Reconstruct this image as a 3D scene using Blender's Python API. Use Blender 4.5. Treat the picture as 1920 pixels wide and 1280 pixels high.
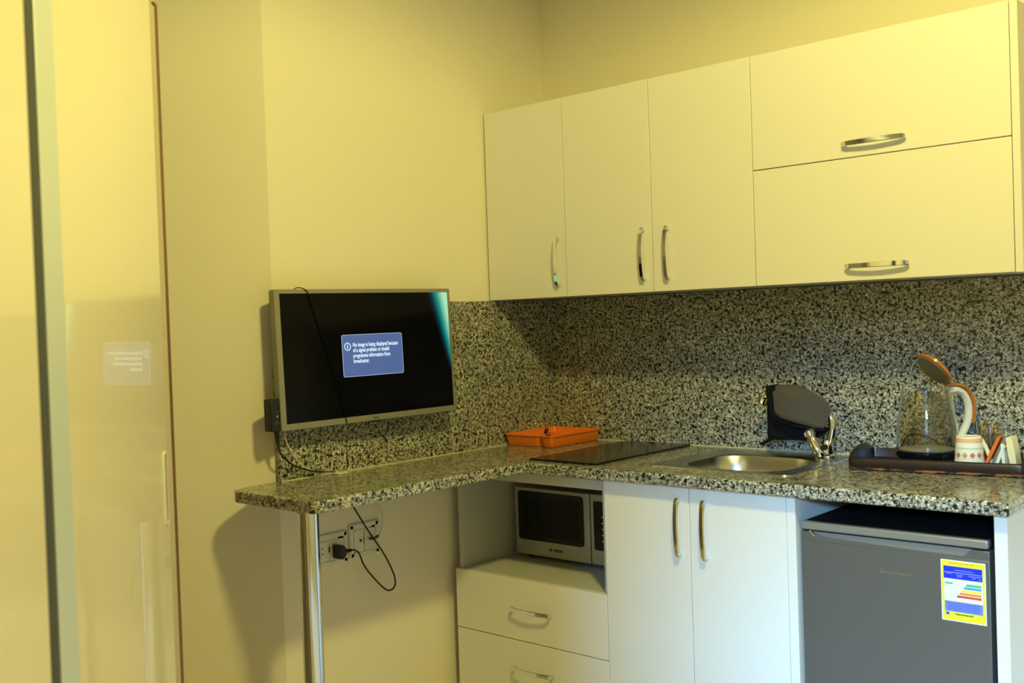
import bpy, bmesh, math, random
from mathutils import Vector, Matrix
random.seed(4)
for o in list(bpy.data.objects): bpy.data.objects.remove(o)
S = bpy.context.scene
COL = S.collection

# ------------------------------------------------------------ camera
cam_d = bpy.data.cameras.new('camera'); cam = bpy.data.objects.new('camera', cam_d); COL.objects.link(cam)
yaw, pitch, roll = 0.7247, -0.0170, -0.0344
f_ = Vector((-math.sin(yaw)*math.cos(pitch), math.cos(yaw)*math.cos(pitch), math.sin(pitch)))
r_ = Vector((math.cos(yaw), math.sin(yaw), 0)); u_ = r_.cross(f_)
r2 = math.cos(roll)*r_ + math.sin(roll)*u_; u2 = -math.sin(roll)*r_ + math.cos(roll)*u_
m = Matrix((r2, u2, -f_)).transposed().to_4x4(); m.translation = Vector((2.4200, -2.9452, 1.3174))
cam.matrix_world = m
cam_d.sensor_width = 36; cam_d.lens = 1947.13*36/1920; cam_d.clip_start = 0.05
cam_d.dof.use_dof = True; cam_d.dof.focus_distance = 3.1; cam_d.dof.aperture_fstop = 4.5
S.camera = cam

# ------------------------------------------------------------ world, lights, exposure
W = bpy.data.worlds.new('sky'); S.world = W; W.use_nodes = True
bg = W.node_tree.nodes['Background']; bg.inputs[0].default_value = (0.55, 0.75, 1.0, 1); bg.inputs[1].default_value = 0.25
LAMP = (1.86, -1.68, 2.62)
ld = bpy.data.lights.new('ceiling_lamp_light', 'SPOT'); ld.spot_size = math.pi; ld.spot_blend = 0.27; ld.energy = 124; ld.color = (1.0, 0.87, 0.225); ld.shadow_soft_size = 0.09
lo = bpy.data.objects.new('ceiling_lamp_light', ld); lo.location = LAMP; COL.objects.link(lo)
# the bright patch of sky seen through the window: outside, high enough that the window head shades the wall cabinets
wd = bpy.data.lights.new('sky_patch', 'AREA'); wd.shape = 'RECTANGLE'; wd.size = 0.75; wd.size_y = 0.85
wd.energy = 1250; wd.color = (0.26, 0.60, 1.0)
wo = bpy.data.objects.new('sky_patch', wd); wo.location = (4.35, -8.0, 3.0); COL.objects.link(wo)
wo.rotation_euler = (Vector((4.35, -8.0, 3.0))-Vector((1.3, -0.6, 0.7))).to_track_quat('Z', 'Y').to_euler()
S.view_settings.view_transform = 'Standard'; S.view_settings.look = 'None'
S.view_settings.gamma = 1; S.view_settings.use_curve_mapping = False; S.view_settings.exposure = 0.0
S.cycles.max_bounces = 10; S.cycles.transmission_bounces = 8

# ------------------------------------------------------------ materials
def mat(name, col, rough=0.5, metal=0.0, coat=0.0, coat_rough=0.03, emit=None, estr=0, trans=0, ior=1.45, bump=0, bscale=200, spec=0.5, mottled=0, aniso=0):
    M = bpy.data.materials.new(name); M.use_nodes = True
    nt = M.node_tree; b = nt.nodes['Principled BSDF']
    b.inputs['Base Color'].default_value = (*col, 1); b.inputs['Roughness'].default_value = rough
    b.inputs['Metallic'].default_value = metal; b.inputs['Coat Weight'].default_value = coat
    b.inputs['Coat Roughness'].default_value = coat_rough; b.inputs['IOR'].default_value = ior
    b.inputs['Transmission Weight'].default_value = trans; b.inputs['Specular IOR Level'].default_value = spec
    if emit: b.inputs['Emission Color'].default_value = (*emit, 1); b.inputs['Emission Strength'].default_value = estr
    tc = nt.nodes.new('ShaderNodeTexCoord')
    if mottled:
        n = nt.nodes.new('ShaderNodeTexNoise'); n.inputs['Scale'].default_value = 6; n.inputs['Detail'].default_value = 4
        nt.links.new(tc.outputs['Object'], n.inputs['Vector'])
        mx = nt.nodes.new('ShaderNodeMix'); mx.data_type = 'RGBA'
        mx.inputs[6].default_value = (*[c*(1-mottled) for c in col], 1); mx.inputs[7].default_value = (*[min(1, c*(1+mottled)) for c in col], 1)
        nt.links.new(n.outputs['Fac'], mx.inputs[0]); nt.links.new(mx.outputs[2], b.inputs['Base Color'])
    if bump:
        n = nt.nodes.new('ShaderNodeTexNoise'); n.inputs['Scale'].default_value = bscale; n.inputs['Detail'].default_value = 3
        nt.links.new(tc.outputs['Object'], n.inputs['Vector'])
        bp = nt.nodes.new('ShaderNodeBump'); bp.inputs['Strength'].default_value = bump; bp.inputs['Distance'].default_value = 0.002
        nt.links.new(n.outputs['Fac'], bp.inputs['Height']); nt.links.new(bp.outputs[0], b.inputs['Normal'])
    return M

def granite(name, scale, coat):
    M = bpy.data.materials.new(name); M.use_nodes = True
    nt = M.node_tree; b = nt.nodes['Principled BSDF']; tc = nt.nodes.new('ShaderNodeTexCoord')
    def noise(sc, det, ro, dist):
        n = nt.nodes.new('ShaderNodeTexNoise'); n.inputs['Scale'].default_value = sc; n.inputs['Detail'].default_value = det
        n.inputs['Roughness'].default_value = ro; n.inputs['Distortion'].default_value = dist
        nt.links.new(tc.outputs['Object'], n.inputs['Vector']); return n
    def ramp(src, stops):
        rp = nt.nodes.new('ShaderNodeValToRGB'); e = rp.color_ramp.elements
        e[0].position = stops[0][0]; e[0].color = (*stops[0][1], 1); e[1].position = stops[-1][0]; e[1].color = (*stops[-1][1], 1)
        for p, c in stops[1:-1]: x = e.new(p); x.color = (*c, 1)
        nt.links.new(src.outputs['Fac'], rp.inputs['Fac']); return rp
    def mult(a, c, f):
        mx = nt.nodes.new('ShaderNodeMix'); mx.data_type = 'RGBA'; mx.blend_type = 'MULTIPLY'; mx.inputs[0].default_value = f
        nt.links.new(a, mx.inputs[6]); nt.links.new(c, mx.inputs[7]); return mx.outputs[2]
    base = ramp(noise(scale*1.7, 2, 0.55, 1.2), ((0.36, (0.10, 0.10, 0.085)), (0.46, (0.25, 0.245, 0.20)), (0.54, (0.50, 0.49, 0.40)), (0.65, (0.85, 0.83, 0.70))))
    spots = ramp(noise(scale, 3, 0.58, 0.5), ((0.420, (0.012, 0.014, 0.018)), (0.445, (0.22, 0.22, 0.23)), (0.465, (1, 1, 1))))
    clump = ramp(noise(scale*0.22, 2, 0.5, 0.3), ((0.35, (0.72, 0.73, 0.74)), (0.60, (1, 1, 1))))
    nt.links.new(mult(mult(base.outputs[0], spots.outputs[0], 1.0), clump.outputs[0], 1.0), b.inputs['Base Color'])
    b.inputs['Roughness'].default_value = 0.38; b.inputs['Coat Weight'].default_value = coat; b.inputs['Coat Roughness'].default_value = 0.12
    return M

def worn_material():
    M = mat('worn_lacquer', (0.03, 0.01, 0.006), 0.4); nt = M.node_tree; b = nt.nodes['Principled BSDF']
    tc = nt.nodes.new('ShaderNodeTexCoord'); mp = nt.nodes.new('ShaderNodeMapping'); mp.inputs['Scale'].default_value = (1, 1, 3)
    n = nt.nodes.new('ShaderNodeTexNoise'); n.inputs['Scale'].default_value = 32; n.inputs['Detail'].default_value = 4
    rp = nt.nodes.new('ShaderNodeValToRGB'); e = rp.color_ramp.elements
    e[0].position = 0.47; e[0].color = (0.022, 0.008, 0.005, 1); e[1].position = 0.60; e[1].color = (0.30, 0.12, 0.035, 1)
    nt.links.new(tc.outputs['Object'], mp.inputs[0]); nt.links.new(mp.outputs[0], n.inputs['Vector']); nt.links.new(n.outputs['Fac'], rp.inputs[0]); nt.links.new(rp.outputs[0], b.inputs['Base Color'])
    return M

M_ = {
 'wall': mat('wall_paint', (0.83, 0.78, 0.65), 0.75, bump=0.06, bscale=90, spec=0.25),
 'ceil': mat('ceiling_paint', (0.78, 0.76, 0.70), 0.9),
 'floor': mat('floor_tile', (0.62, 0.55, 0.46), 0.4, mottled=0.15),
 'cab': mat('white_laminate', (0.80, 0.79, 0.78), 0.45, spec=0.4),
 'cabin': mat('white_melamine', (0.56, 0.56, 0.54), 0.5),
 'edge': mat('laminate_edge', (0.70, 0.68, 0.60), 0.5),
 'dark_gap': mat('dark_shadow_board', (0.03, 0.03, 0.03), 0.8),
 'gran': granite('granite_panel', 105, 0.2),
 'grantop': granite('granite_worktop', 105, 0.75),
 'grout': mat('silicone_joint', (0.62, 0.58, 0.40), 0.5),
 'chrome': mat('chrome', (0.78, 0.81, 0.86), 0.07, 1.0),
 'satin': mat('satin_nickel', (0.72, 0.70, 0.66), 0.18, 1.0),
 'steel': mat('brushed_steel', (0.60, 0.60, 0.58), 0.26, 1.0),
 'fridge': mat('silver_paint', (0.165, 0.165, 0.165), 0.38, 0.55, bump=0.05, bscale=300),
 'fridge_hi': mat('silver_trim', (0.30, 0.30, 0.29), 0.35, 0.45),
 'fridge_body': mat('grey_fridge_case', (0.10, 0.10, 0.11), 0.6),
 'black': mat('black_plastic', (0.012, 0.012, 0.013), 0.4),
 'shaded_top': mat('shade_black_top', (0.010, 0.010, 0.012), 0.8, spec=0.1),
 'lining': mat('smoky_amber_lining', (0.16, 0.12, 0.055), 0.3),
 'cup_dark': mat('dark_metal_recess', (0.10, 0.11, 0.13), 0.3, 0.7),
 'gloss_black': mat('black_glass', (0.005, 0.005, 0.006), 0.08, spec=0.35),
 'hob': mat('hob_glass', (0.008, 0.008, 0.008), 0.16),
 'mw_glass': mat('microwave_window', (0.006, 0.006, 0.006), 0.2, spec=0.2),
 'mw': mat('microwave_silver', (0.42, 0.41, 0.37), 0.35, 0.5),
 'orange': mat('orange_plastic', (0.92, 0.23, 0.03), 0.4, spec=0.4),
 'redbrown': mat('dried_dregs', (0.09, 0.015, 0.01), 0.35),
 'white_pl': mat('white_plastic', (0.75, 0.73, 0.66), 0.4),
 'cream_pl': mat('cream_plastic', (0.80, 0.78, 0.68), 0.35),
 'amber': mat('amber_plastic', (0.48, 0.17, 0.035), 0.25, coat=0.5),
 'tv_bezel': mat('silver_bezel', (0.30, 0.285, 0.235), 0.4, 0.4),
 'wire': mat('matt_black_wire', (0.003, 0.003, 0.003), 0.9, spec=0.05),
 'tv_back': mat('tv_back_plastic', (0.015, 0.015, 0.015), 0.45),
 'wood': mat('dark_lacquered_wood', (0.018, 0.007, 0.005), 0.35, mottled=0.3, coat=0.15, coat_rough=0.1),
 'woodworn': worn_material(),
 'cloth_g': mat('grey_cloth', (0.085, 0.075, 0.065), 0.9, bump=0.5, bscale=400),
 'cloth_b': mat('black_cloth', (0.006, 0.006, 0.008), 0.85, spec=0.2),
 'glass': mat('clear_glass', (0.96, 0.97, 0.95), 0.02, trans=1.0, ior=1.45),
 'kettle_base': mat('kettle_plate', (0.62, 0.60, 0.50), 0.3, 0.3),
 'paper': mat('white_paper', (0.86, 0.84, 0.74), 0.7),
 'paper_y': mat('cream_paper', (0.86, 0.78, 0.48), 0.7),
 'paper_o': mat('orange_paper', (0.75, 0.17, 0.03), 0.6),
 'paper_g': mat('grey_paper', (0.20, 0.20, 0.20), 0.6),
 'print_p': mat('pink_print', (0.60, 0.20, 0.12), 0.7),
 'print_o': mat('ochre_print', (0.75, 0.36, 0.05), 0.7),
 'print_l': mat('pale_orange_print', (0.85, 0.50, 0.25), 0.7),
 'print_g': mat('pale_green_print', (0.52, 0.68, 0.50), 0.7),
 'door': mat('gloss_cream_panel', (0.79, 0.72, 0.56), 0.3, coat=0.8, coat_rough=0.015),
 'alu': mat('aluminium_profile', (0.66, 0.72, 0.74), 0.45, 0.35),
 'shadow_gap': mat('dark_shadow_gap', (0.06, 0.065, 0.06), 0.6),
 'jamb': mat('beige_jamb', (0.52, 0.44, 0.30), 0.6),
 'brownedge': mat('brown_edge_band', (0.16, 0.075, 0.025), 0.5),
 'lbl_y': mat('label_yellow', (0.88, 0.90, 0.03), 0.5), 'lbl_b': mat('label_blue', (0.012, 0.03, 0.70), 0.5),
 'lbl_lb': mat('label_pale_blue', (0.20, 0.27, 0.62), 0.5), 'lbl_w': mat('label_white', (0.80, 0.88, 0.88), 0.5),
 'lbl_g': mat('label_green', (0.10, 0.50, 0.20), 0.5), 'lbl_c': mat('label_cyan', (0.06, 0.38, 0.75), 0.5),
 'lbl_o': mat('label_orange', (0.85, 0.28, 0.05), 0.5), 'lbl_r': mat('label_red', (0.70, 0.08, 0.03), 0.5),
 'lbl_yy': mat('label_amber', (0.90, 0.70, 0.04), 0.5), 'ink': mat('dark_ink', (0.02, 0.02, 0.03), 0.5),
 'gold': mat('gold_lettering', (0.20, 0.195, 0.11), 0.4, 0.3),
 'msg': mat('message_blue', (0.01, 0.01, 0.02), 0.3, emit=(0.075, 0.13, 0.30), estr=1.0),
 'msg_line': mat('message_outline', (0.01, 0.01, 0.02), 0.3, emit=(0.36, 0.45, 0.62), estr=1.0),
 'msg_txt': mat('message_text', (0.01, 0.01, 0.02), 0.3, emit=(0.70, 0.86, 1.0), estr=1.1),
 'shade': mat('lamp_shade_glass', (0.8, 0.7, 0.5), 0.4, emit=(1.0, 0.80, 0.27), estr=4.0),
 'sheath': mat('white_cable', (0.66, 0.63, 0.50), 0.5),
 'frame': mat('window_frame_paint', (0.75, 0.75, 0.72), 0.4),
}
def screen_material(w, h):
    M = bpy.data.materials.new('tv_screen'); M.use_nodes = True; nt = M.node_tree; b = nt.nodes['Principled BSDF']
    b.inputs['Base Color'].default_value = (0.003, 0.003, 0.004, 1); b.inputs['Roughness'].default_value = 0.10; b.inputs['Specular IOR Level'].default_value = 0.09
    tc = nt.nodes.new('ShaderNodeTexCoord'); sp = nt.nodes.new('ShaderNodeSeparateXYZ'); nt.links.new(tc.outputs['Object'], sp.inputs[0])
    def mth(op, a, b_=None, clamp=False):
        n = nt.nodes.new('ShaderNodeMath'); n.operation = op; n.use_clamp = clamp
        for i, x in enumerate((a, b_)):
            if x is None: continue
            if isinstance(x, (int, float)): n.inputs[i].default_value = x
            else: nt.links.new(x, n.inputs[i])
        return n.outputs[0]
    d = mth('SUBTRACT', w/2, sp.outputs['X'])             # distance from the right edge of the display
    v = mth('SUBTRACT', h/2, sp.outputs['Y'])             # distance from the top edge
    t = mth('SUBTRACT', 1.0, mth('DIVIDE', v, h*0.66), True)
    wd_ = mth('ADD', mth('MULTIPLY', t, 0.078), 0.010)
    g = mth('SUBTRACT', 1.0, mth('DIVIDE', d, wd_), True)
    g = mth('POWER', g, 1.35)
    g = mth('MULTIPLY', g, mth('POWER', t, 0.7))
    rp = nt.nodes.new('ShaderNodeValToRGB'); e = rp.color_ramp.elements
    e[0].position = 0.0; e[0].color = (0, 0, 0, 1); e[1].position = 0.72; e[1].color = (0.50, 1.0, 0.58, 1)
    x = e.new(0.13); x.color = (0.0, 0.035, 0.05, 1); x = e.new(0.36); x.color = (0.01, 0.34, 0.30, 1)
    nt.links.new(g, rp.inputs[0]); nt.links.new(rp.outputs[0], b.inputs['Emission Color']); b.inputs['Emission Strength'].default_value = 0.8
    return M

def pane_material():
    M = bpy.data.materials.new('window_glass'); M.use_nodes = True; nt = M.node_tree; nt.nodes.clear()
    o = nt.nodes.new('ShaderNodeOutputMaterial'); mx = nt.nodes.new('ShaderNodeMixShader'); fr = nt.nodes.new('ShaderNodeFresnel')
    t = nt.nodes.new('ShaderNodeBsdfTransparent'); g = nt.nodes.new('ShaderNodeBsdfGlossy'); g.inputs['Roughness'].default_value = 0.0
    nt.links.new(fr.outputs[0], mx.inputs[0]); nt.links.new(t.outputs[0], mx.inputs[1]); nt.links.new(g.outputs[0], mx.inputs[2]); nt.links.new(mx.outputs[0], o.inputs[0])
    return M
M_['pane'] = pane_material()
# ------------------------------------------------------------ mesh helpers
class MB:
    def __init__(s): s.v = []; s.f = []; s.mi = []; s.mats = []
    def _m(s, k):
        if k not in s.mats: s.mats.append(k)
        return s.mats.index(k)
    def add(s, vs, fs, k):
        o = len(s.v); i = s._m(k); s.v += [Vector(v) for v in vs]
        for f in fs: s.f.append([a+o for a in f]); s.mi.append(i)
        return s
    def box(s, a, b, k, M=None):
        (x0, y0, z0), (x1, y1, z1) = [min(p, q) for p, q in zip(a, b)], [max(p, q) for p, q in zip(a, b)]
        vs = [(x0,y0,z0),(x1,y0,z0),(x1,y1,z0),(x0,y1,z0),(x0,y0,z1),(x1,y0,z1),(x1,y1,z1),(x0,y1,z1)]
        if M: vs = [M @ Vector(v) for v in vs]
        return s.add(vs, [(0,3,2,1),(4,5,6,7),(0,1,5,4),(1,2,6,5),(2,3,7,6),(3,0,4,7)], k)
    def prism(s, poly, h0, h1, k, M=None, kcap=None):
        # poly: 2D list CCW, extruded along local z
        n = len(poly); vs = [(x, y, h0) for x, y in poly] + [(x, y, h1) for x, y in poly]
        if M: vs = [M @ Vector(v) for v in vs]
        o = len(s.v)
        s.add(vs, [(i, (i+1) % n, n+(i+1) % n, n+i) for i in range(n)], k)
        i = s._m(kcap or k)
        s.f.append([o+j for j in reversed(range(n))]); s.mi.append(i)
        s.f.append([o+n+j for j in range(n)]); s.mi.append(i)
        return s
    def rings(s, rings, k, cap0=True, cap1=True, closed=False):
        n = len(rings[0]); o = len(s.v); i = s._m(k)
        for r in rings: s.v += [Vector(p) for p in r]
        m = len(rings)
        for a in range(m if closed else m-1):
            b = (a+1) % m
            for j in range(n):
                s.f.append([o+a*n+j, o+a*n+(j+1) % n, o+b*n+(j+1) % n, o+b*n+j]); s.mi.append(i)
        if cap0 and not closed: s.f.append([o+j for j in reversed(range(n))]); s.mi.append(i)
        if cap1 and not closed: s.f.append([o+(m-1)*n+j for j in range(n)]); s.mi.append(i)
        return s
    def lathe(s, prof, c, k, n=40, M=None, cap0=True, cap1=True):
        R = []
        for r, z in prof:
            R.append([Vector((r*math.cos(2*math.pi*j/n), r*math.sin(2*math.pi*j/n), z)) for j in range(n)])
        if M: R = [[M @ p for p in r] for r in R]
        R = [[p + Vector(c) for p in r] for r in R]
        return s.rings(R, k, cap0, cap1)
    def tube(s, pts, r, k, n=10, smooth=4, cap=True):
        P = [Vector(p) for p in pts]
        if smooth and len(P) > 2:
            Q = []
            for i in range(len(P)-1):
                p0 = P[max(i-1, 0)]; p1 = P[i]; p2 = P[i+1]; p3 = P[min(i+2, len(P)-1)]
                for j in range(smooth):
                    t = j/smooth
                    Q.append(0.5*((2*p1)+(-p0+p2)*t+(2*p0-5*p1+4*p2-p3)*t*t+(-p0+3*p1-3*p2+p3)*t**3))
            Q.append(P[-1]); P = Q
        rs = r if isinstance(r, (list, tuple)) else None
        R = []; up = None
        for i, p in enumerate(P):
            d = (P[min(i+1, len(P)-1)] - P[max(i-1, 0)]).normalized()
            if up is None: up = d.orthogonal().normalized()
            up = (up - d*up.dot(d)).normalized(); sd = d.cross(up)
            if rs: 
                t = i/(len(P)-1)*(len(rs)-1); a = min(int(t), len(rs)-2); rr = rs[a]+(rs[a+1]-rs[a])*(t-a)
            else: rr = r
            R.append([p + rr*(math.cos(2*math.pi*j/n)*up + math.sin(2*math.pi*j/n)*sd) for j in range(n)])
        return s.rings(R, k, cap, cap)
    def build(s, name, parent=None, bevel=0, seg=2, local=False, smooth=True, angle=35):
        off = Vector((0, 0, 0))
        if parent is not None and not local:
            q = parent; 
            while q is not None: off += q.location; q = q.parent
        if parent is None:
            xs = [v.x for v in s.v]; ys = [v.y for v in s.v]; zs = [v.z for v in s.v]
            off = Vector(((min(xs)+max(xs))/2, (min(ys)+max(ys))/2, min(zs)))
        me = bpy.data.meshes.new(name); me.from_pydata([tuple(v-off) for v in s.v], [], s.f)
        for k in s.mats: me.materials.append(M_[k])
        for p, i in zip(me.polygons, s.mi): p.material_index = i
        bm = bmesh.new(); bm.from_mesh(me); bmesh.ops.recalc_face_normals(bm, faces=bm.faces)
        if smooth:
            for f in bm.faces: f.smooth = True
            for e in bm.edges:
                if len(e.link_faces) == 2 and e.calc_face_angle(0) > math.radians(angle): e.smooth = False
        bm.to_mesh(me); bm.free(); me.update()
        o = bpy.data.objects.new(name, me); COL.objects.link(o)
        if parent is None: o.location = off
        else: o.parent = parent
        if bevel:
            b = o.modifiers.new('edge_rounding', 'BEVEL'); b.width = bevel; b.segments = seg; b.limit_method = 'ANGLE'; b.angle_limit = math.radians(40)
        return o
def tag(o, label, cat, group=None):
    o['label'] = label; o['category'] = cat
    if group: o['group'] = group
    return o
def thing(name, loc, label, cat, group=None):
    e = bpy.data.objects.new(name, None); e.empty_display_size = 0.05; COL.objects.link(e); e.location = loc
    return tag(e, label, cat, group)
def struct(o): o['kind'] = 'structure'; return o
def rrect(x0, y0, x1, y1, r, n=6):
    P = []
    for cx, cy, a0 in ((x1-r, y0+r, -90), (x1-r, y1-r, 0), (x0+r, y1-r, 90), (x0+r, y0+r, 180)):
        for i in range(n+1):
            a = math.radians(a0+90*i/n); P.append((cx+r*math.cos(a), cy+r*math.sin(a)))
    return P
def inset(poly, d):
    n = len(poly); out = []
    for i in range(n):
        p0, p1, p2 = Vector(poly[i-1]), Vector(poly[i]), Vector(poly[(i+1) % n])
        a = (p1-p0).normalized(); b = (p2-p1).normalized(); na = Vector((-a.y, a.x)); nb = Vector((-b.y, b.x))
        m = (na+nb); m = m/max(m.dot(na), 0.2) if m.length > 1e-6 else na
        out.append((p1.x+m.x*d, p1.y+m.y*d))
    return out
def text_mesh(body, name, k, size, M, parent, depth=0.0003, bold=0.0, local=True, space=1.0, align='LEFT', sx=1.0):
    c = bpy.data.curves.new(name, 'FONT'); c.body = body; c.size = size; c.extrude = depth; c.offset = bold; c.space_character = space
    c.align_x = align; c.resolution_u = 2
    t = bpy.data.objects.new(name+'_tmp', c); COL.objects.link(t)
    dg = bpy.context.evaluated_depsgraph_get(); dg.update()
    me = bpy.data.meshes.new_from_object(t.evaluated_get(dg)); bpy.data.objects.remove(t)
    off = Vector((0, 0, 0))
    if parent is not None and not local:
        q = parent
        while q is not None: off += q.location; q = q.parent
    for v in me.vertices: v.co = (M @ Vector((v.co.x*sx, v.co.y, v.co.z))) - off
    me.materials.clear(); me.materials.append(M_[k]); me.name = name
    o = bpy.data.objects.new(name, me); COL.objects.link(o); o.parent = parent
    return o
PI = math.pi
H = 0.9; CT = 0.032
FRONT = Matrix(((1,0,0,0),(0,0,-1,0),(0,1,0,0),(0,0,0,1)))   # local x,y,z -> world x,z,-y  (faces the room)

# ------------------------------------------------------------ room shell
CE = 2.74; XR = 3.9; YF = -4.35
ang = math.radians(41); dx, dy = -math.sin(ang), -math.cos(ang)
DX0, DY0 = 0.0, -1.215; DL = 1.55; DX1, DY1 = DX0+dx*DL, DY0+dy*DL
b = MB(); b.box((0, 0, 0), (XR, 0.1, CE), 'wall'); struct(b.build('wall_back'))
b = MB(); b.prism([(-0.1, 0.1), (-0.1, DY0+0.035), (0.0, DY0), (0.0, 0.1)], 0, CE, 'wall'); struct(b.build('wall_left'))
nx, ny = math.cos(ang), -math.sin(ang)
b = MB(); b.prism([(DX0, DY0), (DX0-0.1, DY0+0.035), (DX1-nx*0.1, DY1-ny*0.1), (DX1, DY1)], 0, CE, 'wall'); struct(b.build('wall_side'))
b = MB(); b.box((DX1-0.1, YF, 0), (DX1, DY1-0.01, CE), 'wall'); struct(b.build('wall_far_left'))
b = MB(); b.box((XR, YF, 0), (XR+0.1, 0.1, CE), 'wall'); struct(b.build('wall_right'))
WX0, WX1, WZ0, WZ1 = 2.62, 3.58, 0.78, 2.07
b = MB()
for a, c in (((DX1-0.1, YF-0.1, 0), (WX0, YF, CE)), ((WX1, YF-0.1, 0), (XR+0.1, YF, CE)), ((WX0, YF-0.1, 0), (WX1, YF, WZ0)), ((WX0, YF-0.1, WZ1), (WX1, YF, CE))):
    b.box(a, c, 'wall')
struct(b.build('wall_front'))
b = MB(); b.box((DX1-0.1, YF-0.1, -0.1), (XR+0.1, 0.1, 0), 'floor'); struct(b.build('floor'))
b = MB(); b.box((DX1-0.1, YF-0.1, CE), (XR+0.1, 0.1, CE+0.1), 'ceil'); struct(b.build('ceiling'))
wn = bpy.data.objects.new('window_1', None); COL.objects.link(wn); wn.location = ((WX0+WX1)/2, YF-0.05, WZ0); struct(wn)
b = MB()
for a, c in (((WX0, YF-0.08, WZ0), (WX1, YF-0.03, WZ0+0.05)), ((WX0, YF-0.08, WZ1-0.05), (WX1, YF-0.03, WZ1)), ((WX0, YF-0.08, WZ0), (WX0+0.05, YF-0.03, WZ1)),
             ((WX1-0.05, YF-0.08, WZ0), (WX1, YF-0.03, WZ1)), ((WX0, YF-0.08, WZ0+0.30), (WX1, YF-0.03, WZ0+0.34))): b.box(a, c, 'frame')
b.build('window_frame', wn)
b = MB(); b.box((WX0+0.04, YF-0.058, WZ0+0.04), (WX1-0.04, YF-0.054, WZ1-0.04), 'pane'); b.build('window_pane', wn)
t = thing('ceiling_lamp', (LAMP[0], LAMP[1], CE-0.03), 'round ceiling lamp above the middle of the kitchenette', 'lamp')
b = MB(); b.lathe([(0.09, -0.0), (0.09, 0.03)], (LAMP[0], LAMP[1], CE-0.03), 'white_pl'); b.build('lamp_base', t)
b = MB(); b.lathe([(0.085, CE-0.0305), (0.085, CE-0.045), (0.075, CE-0.060), (0.050, CE-0.071), (0.001, CE-0.076)], (LAMP[0], LAMP[1], 0), 'shade'); b.build('lamp_shade', t)

# ------------------------------------------------------------ granite splashback panels
G = 0.02; ZB = 1.399; ZT = 2.0347
b = MB(); b.box((G+0.0005, -G, H), (1.80, -0.0005, ZB-0.001), 'gran'); tag(b.build('splashback'), 'long speckled granite splashback on the back wall under the white wall cabinets', 'splashback')
b = MB(); b.box((0.0005, -0.5440, H), (G, -0.0005, ZB-0.002), 'gran'); tag(b.build('splashback'), 'tall speckled granite splashback in the corner right of the television', 'splashback')
b = MB(); b.box((0.0005, -1.2235, H), (G, -0.5455, 1.22), 'gran'); tag(b.build('splashback'), 'lower granite splashback behind and below the television', 'splashback')
b = MB(); b.box((G, -1.222, H), (G+0.003, -G, H+0.003), 'grout'); b.box((G, -G-0.003, H), (1.74, -G, H+0.003), 'grout')
b.box((G-0.001, -0.5455, H), (G+0.0008, -0.5440, 1.22), 'grout')
struct(b.build('trim_1'))

# ------------------------------------------------------------ worktop (one L-shaped slab with a sink cut-out)
XR_C = 1.7409; XB = 0.3764; YL = -1.3842
outer = [(XB, -0.6), (XR_C, -0.6), (XR_C, 0.0), (0.0, 0.0), (0.0, -1.212), (0.006, YL+0.05), (0.010, YL+0.028), (0.02, YL+0.010), (0.04, YL),
         (XB-0.022, YL), (XB-0.008, YL+0.006), (XB, YL+0.022)]
bx0, by0, bx1, by1 = 0.80, -0.458, 1.135, -0.165
hole = rrect(bx0-0.012, by0-0.012, bx1+0.012, by1+0.012, 0.10, 8)
prof = [(0.005, 0), (0.0015, -0.0015), (0, -0.005), (0, -0.0145), (0.0018, -0.016), (0, -0.0175), (0, -0.0275), (0.0015, -0.0305), (0.004, -CT)]
bm = bmesh.new()
rs = [[bm.verts.new((x, y, H+z)) for x, y in inset(outer, d)] for d, z in prof]
n = len(outer)
for a in range(len(rs)-1):
    for j in range(n): bm.faces.new((rs[a][j], rs[a][(j+1) % n], rs[a+1][(j+1) % n], rs[a+1][j]))
ht = [bm.verts.new((x, y, H)) for x, y in hole]; hb = [bm.verts.new((x, y, H-CT)) for x, y in hole]; nh = len(hole)
for j in range(nh): bm.faces.new((ht[j], ht[(j+1) % nh], hb[(j+1) % nh], hb[j]))
def cap(ring, hr):
    es = [bm.edges.get((r[j], r[(j+1) % len(r)])) for r in (ring, hr) for j in range(len(r))]
    bmesh.ops.triangle_fill(bm, use_beauty=True, use_dissolve=False, edges=es)
cap(rs[0], ht); cap(rs[-1], hb)
bmesh.ops.recalc_face_normals(bm, faces=bm.faces)
me = bpy.data.meshes.new('granite_worktop'); bm.to_mesh(me); bm.free(); me.materials.append(M_['grantop'])
wt = bpy.data.objects.new('granite_worktop', me); COL.objects.link(wt)
tag(wt, 'L-shaped polished speckled granite worktop with a narrow bar end at the left', 'worktop')

# chrome post
t = thing('support_post', (0.302, -1.347, 0), 'round chrome post holding up the bar end of the worktop', 'post')
b = MB(); b.lathe([(0.0262, 0.004), (0.0262, H-CT-0.006)], (0.302, -1.347, 0), 'chrome', 48); b.build('pole', t)
b = MB(); b.lathe([(0.034, 0.0), (0.034, 0.004), (0.028, 0.008)], (0.302, -1.347, 0), 'chrome', 48); b.build('foot_flange', t)
b = MB(); b.lathe([(0.027, H-CT-0.006), (0.034, H-CT-0.003), (0.034, H-CT)], (0.302, -1.347, 0), 'chrome', 48); b.build('top_flange', t)

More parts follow.
